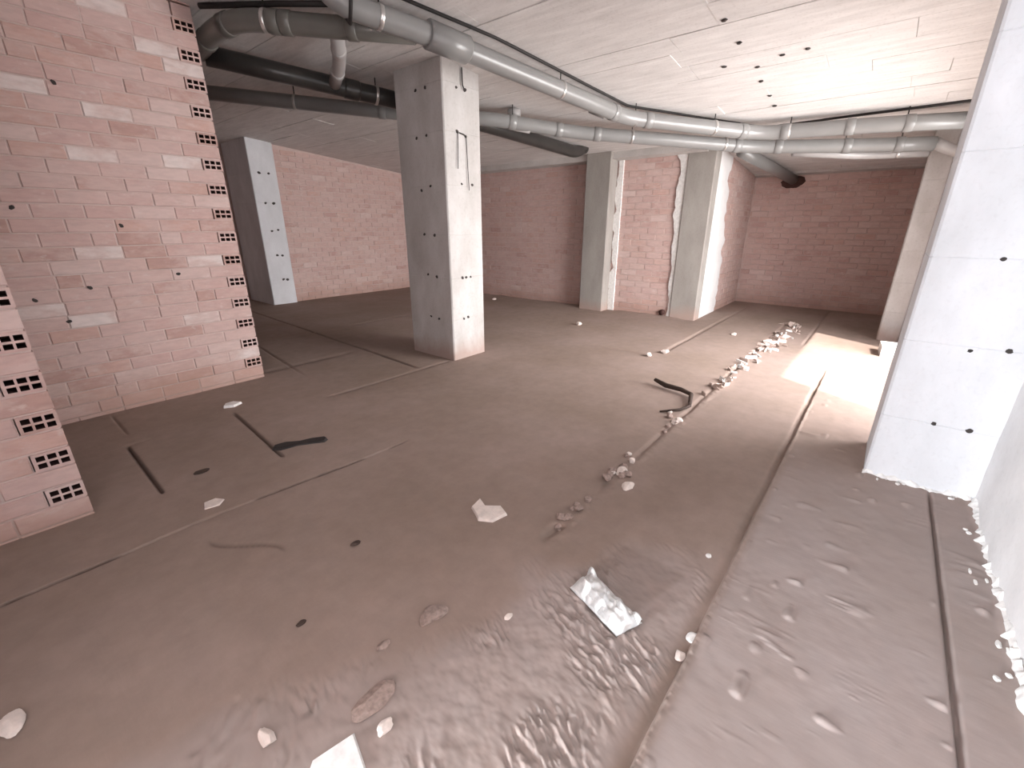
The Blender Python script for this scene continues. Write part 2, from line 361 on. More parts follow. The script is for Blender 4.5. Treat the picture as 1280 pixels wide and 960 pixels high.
def brick_wall(parent, mat4, length, ztop, z0, pitch, hole_odd, seed, hw=.15):
    """single bricks, local x = 0 at the toothed end running to length"""
    r = random.Random(seed); cache = {}
    rows = int((ztop(0)-z0)/pitch)+2
    hm = hollow_mesh(hw, pitch-.009)
    rz = mat4.to_euler()
    for k in range(-1, rows):
        z = z0+k*pitch; H = pitch-.009
        x = 0
        if (k % 2 == 1) == hole_odd and k >= 0:
            o = shared('hollow_brick', hm, parent, mat4 @ Vector((0, .003+r.uniform(-.002, .003), z)), rz); x = hw+.009
        else:
            x = 0
        first = True
        while x < length-.02:
            L = .281
            if first and x == 0: L = .281
            if r.random() < .08: L = .14
            L = min(L, length-x); first = False
            zt = ztop(x); h_ = H
            if z > zt-.02: break
            if z+H > zt: h_ = zt-z-.004
            zz = z
            if zz < -.05: h_ = h_+zz+.05; zz = -.05
            if h_ > .015:
                key = (round(L, 3), round(h_, 3))
                if key not in cache: cache[key] = brick_mesh(*key)
                o = shared('brick', cache[key], parent, mat4 @ Vector((x, r.uniform(-.003, .004), zz)), rz)
            x += L+.009
BRICKWORK = []
def brickwork(parent, mat4, length, height, seed, pitch=.1, cut=None, z_start=-.03):
    """far wall: real bricks joined into one part"""
    r = random.Random(seed); V = []; F = []; T = []
    k = 0; z = z_start
    while z < height(0)+.2:
        x = -.29*(k % 2)*.5-r.random()*.02
        while x < length:
            x0, x1 = max(x, 0), min(x+.281, length); z1 = z+pitch-.009
            hz = min(height(x0), height(x1))-.003
            if x1-x0 > .02 and z < hz-.02 and not (cut and cut((x0+x1)/2, z)):
                z1 = min(z1, hz); y = r.uniform(-.003, .005); n = len(V); b_ = .004
                V += [mat4 @ Vector(p) for p in ((x0+b_,y,z+b_),(x1-b_,y,z+b_),(x1-b_,y,z1-b_),(x0+b_,y,z1-b_),(x0,y-.015,z),(x1,y-.015,z),(x1,y-.015,z1),(x0,y-.015,z1))]
                fs = [(0,3,2,1),(0,1,5,4),(1,2,6,5),(2,3,7,6),(3,0,4,7)]
                F += [tuple(n+i for i in q) for q in fs]; t = r.random()*.85; T += [t]*5
            x += .29
        z += pitch; k += 1
    o = mesh_obj('brickwork', V, F, M['brickwork'], parent); me = o.data; bmesh_fix(me)
    a = me.attributes.new('tone', 'FLOAT', 'FACE'); a.data.foreach_set('value', T)
    tag(o, kind='stuff'); return o
def toothed_core(name, x0, x1, face, back, mat, hw, z0, pitch, label):
    o = block(name, x0, x1-hw, face, back, -.06, None, mat); me = o.data
    V = [tuple(v.co) for v in me.vertices]; F = [tuple(p_.vertices) for p_ in me.polygons]
    def add(b_, top=None):
        v, f = box_vf(*b_); n = len(V)
        V.extend([(p_[0], p_[1], p_[2] if (i < 4 or top is None) else cz(p_[0])) for i, p_ in enumerate(v)]); F.extend([tuple(i+n for i in q) for q in f])
    add((x1-hw, x1, face+.112, back, -.06, 0), True)
    k = 0
    while z0+k*pitch < cz(x1)-.03:
        z = z0+k*pitch; add((x1-hw, x1, face, face+.112, z-.011, z+.002)); k += 1
    me.clear_geometry(); me.from_pydata(V, [], F); me.update(); tag(o, label, kind='structure'); return o
# left wall with the toothed end (face at Y 4.81, end at X 1.73)
wl_ = toothed_core('wall_left', -.72, 1.722, 4.816, 4.97, M['mortar'], .15, .034, .1013, 'pink hollow-brick wall ending in toothed open bricks')
m4 = frame((1.73, 4.81, 0), (-1, 0, 0), (0, -1, 0)); brick_wall(wl_, m4, 2.42, lambda x: cz(1.73-x), .034, .1013, True, 11)
# near stub of wall at the left edge of the picture (face at Y 3.105, end at X .113)
ws = toothed_core('wall_near_left', -.72, .108, 3.111, 3.26, M['mortar'], .145, .012, .1025, 'near end of a pink hollow-brick wall at the left edge')
m4 = frame((.113, 3.105, 0), (-1, 0, 0), (0, -1, 0)); brick_wall(ws, m4, .8, lambda x: cz(.1-x), .012, .1025, True, 12, .145)
# far left wall (face Y 9.4)
wf = block('wall_far_left', 4.27, 7.9, 9.42, 9.6, -.06, None, M['mortar']); tag(wf, 'long pink brick wall at the far left', kind='structure')
brickwork(wf, frame((7.6, 9.413, 0), (-1, 0, 0), (0, -1, 0)), 3.33, lambda x: cz(7.7-x), 21)
wk = block('wall_deep_left', .65, 4.27, 10.45, 10.6, -.06, None, M['mortar']); tag(wk, 'shaded wall in the deep space behind the far left column', kind='structure')
wl2 = block('wall_side_left', .65, .8, 4.97, 10.45, -.06, None, M['mortar']); tag(wl2, 'brick wall closing the space behind the left wall', kind='structure')
# far wall across the hall (face X 7.6)
wx = block('wall_far', 7.62, 7.8, 2.72, 9.42, -.06, None, M['mortar']); tag(wx, 'pink brick wall behind the middle column', kind='structure')
brickwork(wx, frame((7.613, 4.3, 0), (0, 1, 0), (-1, 0, 0)), 5.1, lambda x: cz(7.6), 22)
brickwork(wx, frame((7.613, 2.7, 0), (0, 1, 0), (-1, 0, 0)), 1.3, lambda x: cz(7.6), 23)
# niche wall running deeper (face Y 2.4) and the back wall (face X 10.2)
wn = block('wall_niche', 7.8, 10.35, 2.32, 2.5, -.06, None, M['mortar']); tag(wn, 'wall running into the recess, brick painted sunlit white at its near end', kind='structure')
brickwork(wn, frame((10.2, 2.313, 0), (-1, 0, 0), (0, -1, 0)), 2.4, lambda x: cz(10.2-x), 24)
wb = block('wall_back', 10.22, 10.4, -1.0, 2.32, -.06, None, M['mortar']); tag(wb, 'pink brick wall at the back of the recess', kind='structure')
brickwork(wb, frame((10.213, -.75, 0), (0, 1, 0), (-1, 0, 0)), 3.05, lambda x: cz(10.2)-.02, 25, cut=lambda x, z: (abs(x-2.42) < .16 and z > 2.16))
hb = bmesh.new(); bmesh.ops.create_icosphere(hb, subdivisions=2, radius=1)
for q in hb.verts: q.co = Vector((q.co.x*.03, q.co.y*.19*(1+random.uniform(-.15, .15)), q.co.z*.12*(1+random.uniform(-.2, .2))))
bm_obj('broken_hole', hb, M['hole'], wb, False, (10.21, 1.67, cz(10.2)-.14))
# white sheet painting the bounced sunlight on the niche wall, ragged far edge
N = 40; V = []; F = []
for k in range(N+1):
    z = k/N; xe = 8.4+.5*(fbm(np.array([k*.35]), np.array([2.]), 71, 3)[0]-.4)+.35*(1-z)
    V += [(7.80, 2.295, z*cz(7.80)), (xe, 2.305, z*cz(xe)), (7.80, 2.315, z*cz(7.80)), (xe, 2.315, z*cz(xe))]
for k in range(N):
    a = 4*k; F += [(a, a+1, a+5, a+4), (a+1, a+3, a+7, a+5), (a+2, a, a+4, a+6)]
mesh_obj('painted_sunlight', V, F, M['plaster'], wn)
# right side: near wall, wall beside the side opening, wall of the recess, head of the opening
def rough_wall(name, x0, x1, y, z1f, mat, label):
    v, f = [], []
    nx, nz = max(2, int((x1-x0)/.06)), 40
    for i in range(nx+1):
        for j in range(nz+1):
            xx = x0+(x1-x0)*i/nx; zz = -.06+(z1f(xx)+.06)*j/nz
            v.append((xx, y+(float(fbm(np.array([xx*3.]), np.array([zz*3.]), 81, 4)[0])-.47)*.03*(0 if i in (0, nx) else 1), zz))
    for i in range(nx):
        for j in range(nz): a = i*(nz+1)+j; f.append((a, a+nz+1, a+nz+2, a+1))
    n = len(v); v += [(x0, y-.2, -.06), (x1, y-.2, -.06), (x1, y-.2, z1f(x1)), (x0, y-.2, z1f(x0))]
    f += [(n, n+3, n+2, n+1), (0, n, n+1, nx*(nz+1)), (nz, nx*(nz+1)+nz, n+2, n+3), (0, nz, n+3, n), (nx*(nz+1), n+1, n+2, nx*(nz+1)+nz)]
    o = mesh_obj(name, v, f, mat, None, True); tag(o, label, kind='structure'); return o
wr = rough_wall('wall_right', -4.3, 3.38, -.68, cz, M['plaster'], 'rough white plastered wall at the right edge')
wr2 = block('wall_right_middle', 3.88, 4.2, -1.0, -.72, -.06, None, M['plaster']); tag(wr2, 'short white wall behind the pale column', kind='structure')
wr3 = block('wall_right_recess', 8.28, 10.22, -1.0, -.75, -.06, None, M['mortar']); tag(wr3, 'wall on the right of the recess', kind='structure')
hd = block('trim_1', 4.2, 7.0, -1.0, -.78, 2.3, None, M['beam']); tag(hd, 'concrete head over the side opening', kind='structure')
wr4 = block('wall_right_jamb', 7.0, 7.86, -1.0, -.78, -.06, None, M['plaster']); tag(wr4, 'white wall between side opening and far pier', kind='structure')
# entrance side, behind the camera
wf1 = block('wall_front', -.87, -.72, 1.32, 4.97, -.06, None, M['mortar']); tag(wf1, 'brick wall left of the entrance passage', kind='structure')
wf2 = block('wall_entrance_left', -4.3, -.87, 3.0, 3.15, -.06, None, M['mortar']); tag(wf2, 'left wall of the entrance passage', kind='structure')
wf3 = boxes('wall_entrance', [(-4.3, -4.16, -.9, 1.95, -.06, 3.7), (-4.3, -4.16, 2.95, 3.15, -.06, 3.7), (-4.3, -4.16, 1.95, 2.95, 1.5, 3.7)], M['mortar']); tag(wf3, 'entrance wall with an open doorway', kind='structure')
# concrete beams over the far walls
for nm, (x0, x1, y0, y1, d), lb in (('trim_2', (7.42, 7.62, 2.42, 9.4, .10), 'concrete beam along the top of the far wall'), ('trim_3', (10.02, 10.22, -.75, 2.3, .03), 'concrete edge along the top of the back wall')):
    v, f = box_vf(x0, x1, y0, y1, 0, 0); v = [(p[0], p[1], cz(p[0])-(d if i < 4 else -.02)) for i, p in enumerate(v)]
    tag(mesh_obj(nm, v, f, M['beam']), lb, kind='structure')

# ------------------------------------------------------------------ concrete columns and pilasters
def column(name, x0, x1, y0, y1, joints, mat, label, foot=None):
    t = empty(name, ((x0+x1)/2, (y0+y1)/2, 0)); ox, oy = t.location.x, t.location.y
    lv = [-.06]+joints+[None]; V = []; F = []; c = .012; g = .003
    def ring(z, ins, slope=False):
        n = len(V); a, b_, d, e = x0+ins-ox, x1-ins-ox, y0+ins-oy, y1-ins-oy
        P = [(a+c, d), (b_-c, d), (b_, d+c), (b_, e-c), (b_-c, e), (a+c, e), (a, e-c), (a, d+c)]
        for p_ in P: V.append((p_[0], p_[1], cz(p_[0]+ox) if slope else z))
        return n
    rings = [ring(-.06, 0)]
    for z in joints: rings += [ring(z-.004, 0), ring(z, g), ring(z+.004, 0)]
    rings.append(ring(0, 0, True))
    for a, b_ in zip(rings, rings[1:]):
        for k in range(8): F.append((a+k, a+(k+1) % 8, b_+(k+1) % 8, b_+k))
    F.append(tuple(range(7, -1, -1))); F.append(tuple(range(rings[-1], rings[-1]+8)))
    mesh_obj('shaft', V, F, mat, t); tag(t, label, 'column'); return t, ox, oy
def ties(t, ox, oy, face, pos, lst, s=.017):
    r = random.Random(len(lst)*7+int(pos*10))
    for a, z in lst:
        k = s*r.uniform(.8, 1.25)
        if face == 'x': shared('tie_hole', TIES[r.randrange(4)], t, (pos-ox, a-oy, z), (0, r.uniform(-.5, .5), 0), (.006, k*1.3, k))
        else: shared('tie_hole', TIES[r.randrange(4)], t, (a-ox, pos-oy, z), (0, r.uniform(-.5, .5), 0), (k*1.3, .006, k))
def tube_vf(path, rad, seg=12, cap=True):
    P = [Vector(p) for p in path]; V = []; F = []; n = len(P); up = None
    for i, p_ in enumerate(P):
        t = (P[min(i+1, n-1)]-P[max(i-1, 0)]).normalized()
        if up is None: up = Vector((0, 0, 1)) if abs(t.z) < .9 else Vector((1, 0, 0))
        s = t.cross(up).normalized(); u = s.cross(t); up = u
        rr = rad[i] if isinstance(rad, (list, tuple)) else rad
        for k in range(seg): a = 2*math.pi*k/seg; V.append(p_+(s*math.cos(a)+u*math.sin(a))*rr)
    for i in range(n-1):
        for k in range(seg): a = i*seg; F.append((a+k, a+(k+1) % seg, a+seg+(k+1) % seg, a+seg+k))
    if cap: F.append(tuple(range(seg-1, -1, -1))); F.append(tuple(range((n-1)*seg, n*seg)))
    return V, F
def tube(name, path, rad, mat, parent=None, seg=12):
    off = parent.location if parent else Vector()
    V, F = tube_vf([Vector(p)-off for p in path], rad, seg); o = mesh_obj(name, V, F, mat, parent, True)
    return o
JN = [.47, .94, 1.40, 1.90, 2.40, 2.83]
t, ox, oy = column('concrete_column', 3.42, 3.95, 3.70, 4.45, JN, M['col'], 'free-standing square grey concrete column with rows of tie holes in mid hall')
ties(t, ox, oy, 'y', 3.70, [(3.61, 2.80), (3.73, 2.80), (3.60, 2.41), (3.72, 2.38), (3.64, 1.92), (3.80, 1.92), (3.60, .94), (3.66, .94), (3.73, .94), (3.60, .47), (3.67, .48)], .014)
ties(t, ox, oy, 'x', 3.42, [(3.95, 2.8), (4.10, 2.8), (3.97, 2.38), (4.13, 2.37), (3.95, 1.90), (4.10, 1.86), (3.93, 1.40), (4.10, 1.41), (3.93, .95), (4.08, .97), (3.93, .47), (4.07, .48)], .016)
tube('hanging_wire', [(3.60, 3.69, 2.40), (3.59, 3.685, 2.25), (3.575, 3.68, 2.06)], .004, M['dark'], t, 6)
tube('hanging_wire', [(3.72, 3.69, 2.38), (3.725, 3.685, 2.1), (3.73, 3.68, 1.86)], .004, M['dark'], t, 6)
tube('hanging_wire', [(3.62, 3.69, 2.4), (3.67, 3.68, 2.39), (3.72, 3.69, 2.38)], .006, M['dark'], t, 6)
tube('bent_bar', [(3.68, 3.685, 2.98), (3.68, 3.68, 2.83), (3.70, 3.675, 2.79), (3.74, 3.69, 2.80)], .007, M['dark'], t, 6)
t, ox, oy = column('concrete_column', 3.36, 3.90, -.78, -.17, [.41, .88, 1.34, 1.85, 2.35], M['colr'], 'bright pale concrete column at the right edge of the picture')
ties(t, ox, oy, 'x', 3.36, [(-.45, .86), (-.59, .885), (-.41, .415), (-.56, .415), (-.45, 1.34), (-.60, 1.35), (-.40, 1.86), (-.56, 1.84)], .013)
t, ox, oy = column('concrete_column', 3.80, 4.27, 9.32, 10.45, JN[:5], M['colr'], 'pale square column at the far left beside the toothed wall end')
ties(t, ox, oy, 'y', 9.32, [(3.95, 2.42), (4.12, 2.42), (3.97, 1.9), (4.12, 1.9), (4.0, 1.4), (4.12, 1.42), (4.02, .95), (4.12, .94), (4.06, .48), (4.14, .47)], .022)
t, ox, oy = column('concrete_pier', 7.84, 8.28, -.34, -.11, [.4, .79, 1.19, 1.66, 2.03], M['col'], 'narrow concrete pier beside the sunlit patch'); t['category'] = 'pier'
t, ox, oy = column('concrete_pier', 7.86, 8.28, -.78, -.36, [1.0, 2.0], M['colr'], 'white jamb block tucked right behind the narrow pier'); t['category'] = 'pier'
t, ox, oy = column('concrete_pilaster', 7.36, 7.62, 3.92, 4.40, [], M['pil'], 'left of two grey concrete pilasters on the far brick wall'); t['category'] = 'pilaster'
t, ox, oy = column('concrete_pilaster', 7.56, 7.80, 2.29, 2.72, [], M['pil'], 'grey concrete pilaster at the corner of the recess'); t['category'] = 'pilaster'
t2 = t
# ragged white mortar seams beside the pilasters
def seam(parent, xf, y0, wf, s, depth=.02):
    o_ = parent.location; V = []; F = []; N = 60
    for k in range(N+1):
        z = k/N*(cz(7.6)-.05); n1 = float(fbm(np.array([k*.22]), np.array([s*1.]), 90+s, 3)[0])-.45; wd = wf(k/N)*(1+1.4*n1)
        V += [(xf-depth-o_.x, y0-o_.y, z), (xf-depth*.6-o_.x, y0+max(.006, wd)-o_.y, z), (xf+.02-o_.x, y0+max(.006, wd)-o_.y, z), (xf+.02-o_.x, y0-o_.y, z)]
    for k in range(N):
        a = 4*k
        for q in range(4): F.append((a+q, a+(q+1) % 4, a+4+(q+1) % 4, a+4+q))
    F += [(0, 1, 2, 3), (4*N+3, 4*N+2, 4*N+1, 4*N)]
    return mesh_obj('mortar_seam', V, F, M['white'], parent)
seam(t2, 7.60, 2.72, lambda u: .05+.09*u, 1)
pil1 = [o for o in COL.objects if o.name == 'concrete_pilaster'][0]
seam(pil1, 7.60, 3.80, lambda u: .12, 2, .012)

# ------------------------------------------------------------------ drain pipes under the ceiling
def smooth_path(pts, r=.22, n=6):
    P = [Vector(p) for p in pts]; out = [P[0]]
    for i in range(1, len(P)-1):
        a = (P[i-1]-P[i]); b_ = (P[i+1]-P[i]); ra = min(r, a.length*.45, b_.length*.45)
        A_ = P[i]+a.normalized()*ra; B_ = P[i]+b_.normalized()*ra
        for k in range(n+1): s = k/n; out.append(A_*(1-s)**2+P[i]*2*s*(1-s)+B_*s*s)
    out.append(P[-1]); return out
def at(x, y, drop): return Vector((x, y, cz(x)-drop))
def ring_path(p, d, ln): return [p-d*ln/2, p-d*ln*.42, p+d*ln*.42, p+d*ln/2]
def pipe(name, pts, rad, mat, label, bends=True, hangers=(), couplings=(), cmat=None, skip=()):
    P = [at(*q) if len(q) == 3 else Vector(q[:3]) for q in pts]; t = empty(name, P[0]); cm = cmat or mat
    tube('pipe_length', smooth_path(P), rad, mat, t, 20)
    def along(u):
        L = [(b_-a).length for a, b_ in zip(P, P[1:])]; s = u*sum(L)
        for (a, b_), l in zip(zip(P, P[1:]), L):
            if s <= l: return a.lerp(b_, s/l), (b_-a).normalized()
            s -= l
        return P[-1], (P[-1]-P[-2]).normalized()
    if bends:
        for i in range(1, len(P)-1):
            if i in skip: continue
            for o_, s in ((P[i-1], 1), (P[i+1], 1)):
                d = (o_-P[i]); ln = d.length; d.normalize(); q = P[i]+d*min(.26, ln*.48)
                tube('elbow_socket', ring_path(q, d, .09), [rad*1.02, rad*1.1, rad*1.1, rad*1.02], cm, t, 20)
    for u in couplings:
        q, d = along(u); tube('coupling', ring_path(q, d, .16), [rad*1.02, rad*1.1, rad*1.1, rad*1.02], cm, t, 20)
    for u in hangers:
        q, d = along(u)
        h_ = tube('hanger_clamp', ring_path(q, d, .03), [rad*1.03, rad*1.07, rad*1.07, rad*1.03], M['steel'], t, 20)
        tube('hanger_rod', [q+Vector((0, 0, rad)), Vector((q.x, q.y, cz(q.x)))], .006, M['cable'], t, 6).parent = h_
    tag(t, label, 'pipe'); return t
pm = pipe('drain_pipe', [(2.02, 3.42, .03), (2.16, 3.36, .17), (2.78, 3.17, .17), (5.40, 2.71, .16), (6.72, 1.55, .15), (6.86, .4, .16), (7.02, -.40, .17)], .080, M['pvc'],
          'thick grey drain pipe running past the column along the whole ceiling', hangers=(.07, .33, .50, .64, .77, .92), skip=(1, 2))
p2 = pipe('drain_pipe', [(2.30, 6.62, .16), (3.98, 5.02, .17), (4.60, 4.12, .19), (5.52, 3.46, .20), (7.05, 1.66, .22), (7.42, .45, .24), (7.55, -.13, .25)], .078, M['pvc'],
          'second grey drain pipe passing behind the column under the first', hangers=(.12, .42, .60, .74, .9), couplings=(.36,))
p3 = pipe('drain_pipe', [(2.74, 3.25, .165), (2.30, 3.86, .145), (1.90, 4.32, .14), (1.84, 4.72, .15), (1.90, 5.3, .16)], .078, M['pvcm'],
          'grey drain branch painted as in shade, bending from the column top to the brick wall end', hangers=(.5,))
p4 = pipe('drain_pipe', [(1.95, 5.3, .17), (2.88, 4.96, .17), (3.66, 4.68, .17), (5.05, 4.42, .15), (6.75, 4.25, .11), (7.0, 4.24, .0)], .088, M['pvcd'],
          'black plastic drain pipe crossing behind the column', bends=False, hangers=(.3,), couplings=(.25,))
p5 = pipe('drain_pipe', [(2.40, 3.80, .14), (2.75, 4.35, .15), (2.98, 4.86, .17)], .06, M['pvcl'],
          'short pale branch linking the grey and the black pipe', bends=True)
p6 = pipe('drain_pipe', [(7.75, 2.0, .10), (10.3, 1.66, .10)], .085, M['pvc'],
          'short grey pipe running into the hole in the back brick wall', bends=False)
p7 = pipe('drain_pipe', [(7.25, 1.25, .28), (7.70, .5, .29), (7.80, -.10, .29)], .05, M['pvcl'], 'thin lowest grey pipe ending at the narrow pier', hangers=(.8,), bends=False)
p8 = pipe('drain_pipe', [(4.92, 4.02, .02), (4.92, 4.02, .12), (4.86, 3.98, .19), (5.02, 3.84, .20)], .082, M['pvcl'], 'pale elbow dropping from the ceiling into the second pipe', bends=False)
p9 = pipe('drain_pipe', [(5.05, 3.0, .10), (5.15, 2.86, .16)], .06, M['pvc'], 'short dark stub hooked to the thick pipe', bends=False)
p10 = pipe('drain_pipe', [(7.55, -.13, .24), (7.62, -.25, .30), (7.70, -.40, .34)], .06, M['pvcl'], 'pale pipe end beside the top of the narrow pier', bends=False)
tb = tube('junction_box', [at(2.80, 3.17, .168), at(2.805, 3.169, .168), at(3.16, 3.10, .168), at(3.18, 3.096, .168)], [.082, .103, .103, .082], M['pvc'], pm, 20)
cb = tube('ceiling_tube', smooth_path([at(2.4, 3.25, .012), at(3.42, 3.0, .012), at(5.48, 2.75, .012), at(7.01, 1.59, .012), at(6.93, -.37, .012), at(6.98, -.40, .10)], .05), .014, M['cable'], None, 8)  # thin black tube on the ceiling above the thick pipe
tag(cb, 'thin black tube on the ceiling along the thick drain pipe', 'cable')
cb = tube('ceiling_tube', [at(1.76, 4.7, .02), at(2.1, 4.1, .02), at(2.45, 3.55, .02)], .022, M['cable'], None, 8)
tag(cb, 'short black cable on the ceiling at the brick wall end', 'cable')
cb = tube('ceiling_tube', [at(2.16, 3.36, .07), at(2.24, 3.42, .2), at(2.2, 3.3, .29), at(2.17, 3.22, .2), at(2.2, 3.25, .03)], .014, M['cable'], None, 8)
tag(cb, 'black strap looped around the end of the thick pipe', 'strap')

# ------------------------------------------------------------------ things lying on the floor
def stone(name, x, y, s, mat, label, cat, group=None, flat=.6, seed=0, sink=.25, rz=0.):
    bm = bmesh.new(); bmesh.ops.create_icosphere(bm, subdivisions=3, radius=1); r = random.Random(seed)
    dirs = [Vector((r.gauss(0, 1), r.gauss(0, 1), r.gauss(0, 1))).normalized() for _ in range(7)]; lim = [r.uniform(.55, .9) for _ in dirs]
    for q in bm.verts:
        for d, l in zip(dirs, lim):
            e = q.co.dot(d)
            if e > l: q.co -= d*(e-l)
        q.co *= 1+r.uniform(-.04, .04)+.22*(float(fbm(np.array([q.co.x*2.2+seed]), np.array([q.co.y*2.2+q.co.z*2.7]), seed, 2)[0])-.4)
    sx, sy = (s if isinstance(s, tuple) else (s, s*r.uniform(.65, 1)))
    sz = min(sx, sy)*flat
    for q in bm.verts: q.co = Vector((q.co.x*sx, q.co.y*sy, q.co.z*sz))
    zmin = min(q.co.z for q in bm.verts)
    o = bm_obj(name, bm, mat, None, False, (x, y, fz(x, y)-zmin*(1-sink)), (0, 0, rz)); tag(o, label, cat, group); return o
def chip(name, outline, th, mat, label, cat, tilt=(0, 0), group=None, smooth=False):
    """flat broken piece with the given floor outline"""
    cx_ = sum(p_[0] for p_ in outline)/len(outline); cy_ = sum(p_[1] for p_ in outline)/len(outline); n = len(outline)
    V = [(p_[0]-cx_, p_[1]-cy_, 0) for p_ in outline]+[((p_[0]-cx_)*.93, (p_[1]-cy_)*.93, th*random.uniform(.8, 1.2)) for p_ in outline]+[(0, 0, th*1.15)]
    F = [tuple(range(n-1, -1, -1))]+[(k, (k+1) % n, n+(k+1) % n, n+k) for k in range(n)]+[(n+k, n+(k+1) % n, 2*n) for k in range(n)]
    o = mesh_obj(name, V, F, mat, None, smooth, (cx_, cy_, max(fz(*p_) for p_ in outline[::2]+[(cx_, cy_)])-.002)); o.rotation_euler = (tilt[0], tilt[1], 0)
    tag(o, label, cat, group); return o
# crumpled foil bag
c0 = [Vector(p_) for p_ in ((1.47, .74), (1.33, .765), (1.235, .495), (1.355, .445))]
t = empty('foil_bag', (1.35, .61, fz(1.35, .61)))
def bag_layer(sgn):
    NX, NY = 26, 40; V = []; F = []
    for j in range(NY+1):
        for i in range(NX+1):
            u, v_ = i/NX, j/NY; a = c0[0].lerp(c0[1], u); b_ = c0[3].lerp(c0[2], u); p_ = a.lerp(b_, v_)
            ex = min(u, 1-u)*2; ey = min(v_, 1-v_)*2; puff = (min(1, ex*1.6)**.6)*(min(1, ey*3)**.6)
            n1 = abs(float(fbm(np.array([u*3.4+v_*3.]), np.array([v_*6.5-u*2.5]), 101, 2)[0])-.45)
            n2 = float(vnoise(np.array([u*4.5+v_*2]), np.array([v_*6.]), 103))
            h_ = .004+puff*(.022+.085*n1+.016*n2) if sgn > 0 else .001
            if sgn > 0: h_ += .035*max(0, 1-((u-.12)**2+(v_-.05)**2)/.012)+.025*max(0, 1-((u-.05)**2+(v_-.95)**2)/.01)
            p_ = p_+Vector((.006*(n2-.5), .008*(n1-.1)))
            V.append((p_.x-1.35, p_.y-.61, h_+.004))
    for j in range(NY):
        for i in range(NX): a = j*(NX+1)+i; q = (a, a+1, a+NX+2, a+NX+1); F.append(q if sgn > 0 else q[::-1])
    return V, F
V, F = bag_layer(1); mesh_obj('upper_sheet', V, F, M['foil'], t, False); V, F = bag_layer(-1); mesh_obj('lower_sheet', V, F, M['foil'], t, False)
tag(t, 'crumpled silver-white foil bag lying on the floor', 'bag')
# pieces
chip('plaster_chip', [(1.56, 1.53), (1.47, 1.51), (1.44, 1.45), (1.41, 1.40), (1.45, 1.33), (1.55, 1.31), (1.58, 1.38), (1.52, 1.45)], .018, M['chip'], 'pale angular plaster chip in the middle of the floor', 'chip')
chip('paper_scrap', [(.40, .97), (.28, 1.0), (.20, .93), (.24, .82), (.37, .86)], .008, M['white'], 'white paper scrap at the bottom edge of the picture', 'paper', (.03, -.04))
o = chip('rubber_sole', [(1.09, 3.13), (1.06, 3.08), (1.10, 3.03), (1.20, 3.01), (1.29, 2.96), (1.36, 2.91), (1.40, 2.93), (1.41, 2.98), (1.34, 3.03), (1.25, 3.06), (1.17, 3.12)], .012, M['cable'], 'flat black rubber strip like a shoe sole left of the middle', 'sole')
chip('white_chip', [(1.24, 4.27), (1.17, 4.26), (1.13, 4.19), (1.20, 4.15), (1.28, 4.19)], .02, M['white'], 'white chip on the joint near the brick wall foot', 'chip')
chip('white_chip', [(.59, 2.73), (.53, 2.73), (.51, 2.66), (.58, 2.64), (.62, 2.68)], .008, M['chip'], 'small pale scrap left of the long floor joint', 'chip')
stone('stone', -.28, 1.84, (.032, .06), M['chip'], 'pale beige stone at the lower left corner', 'stone', seed=5, flat=.4)
stone('dirt_lump', .64, 3.13, (.05, .03), M['wood'], 'small brown lump right of the short floor cut', 'lump', seed=8, flat=.3)
stone('dirt_lump', .49, 1.50, (.022, .014), M['wood'], 'tiny dark crumb on the bare floor left of the trampled strip', 'lump', seed=9, flat=.5)
stone('dirt_lump', .89, 1.75, (.028, .018), M['wood'], 'small dark crumb left of the pale plaster chip', 'lump', seed=10, flat=.5)
stone('dirt_lump', .85, 1.12, (.07, .05), M['rubble'], 'brown clod at the edge of the trampled strip', 'lump', seed=11, flat=.3)
stone('dirt_lump', .64, 1.16, (.03, .02), M['rubble'], 'small brown crumb next to the brown clod', 'lump', seed=13, flat=.4)
stone('mortar_lump', .22, 1.16, (.022, .04), M['chip'], 'pale upright mortar lump left of the paper scrap', 'lump', seed=14, flat=1.0)
stone('mortar_lump', .47, .91, (.035, .022), M['chip'], 'pale mortar lump right of the paper scrap', 'lump', seed=15, flat=.5)
stone('mortar_lump', .50, 1.01, (.085, .045), M['rubble'], 'flat grey mortar cake above the paper scrap', 'lump', seed=16, flat=.25)
stone('mortar_lump', 1.045, .88, (.022, .013), M['chip'], 'tiny pale lump left of the foil bag', 'lump', seed=17, flat=.45)
stone('mortar_lump', 1.44, .27, (.032, .026), M['white'], 'white mortar lump sitting on the main joint', 'lump', seed=18, flat=.45)
stone('mortar_lump', 1.34, .285, (.028, .022), M['chip'], 'beige mortar lump in the main joint nearer than the white one', 'lump', seed=19, flat=.45)
stone('mortar_lump', 1.93, .36, (.018, .014), M['white'], 'tiny white lump between foil bag and main joint', 'lump', seed=20, flat=.45)
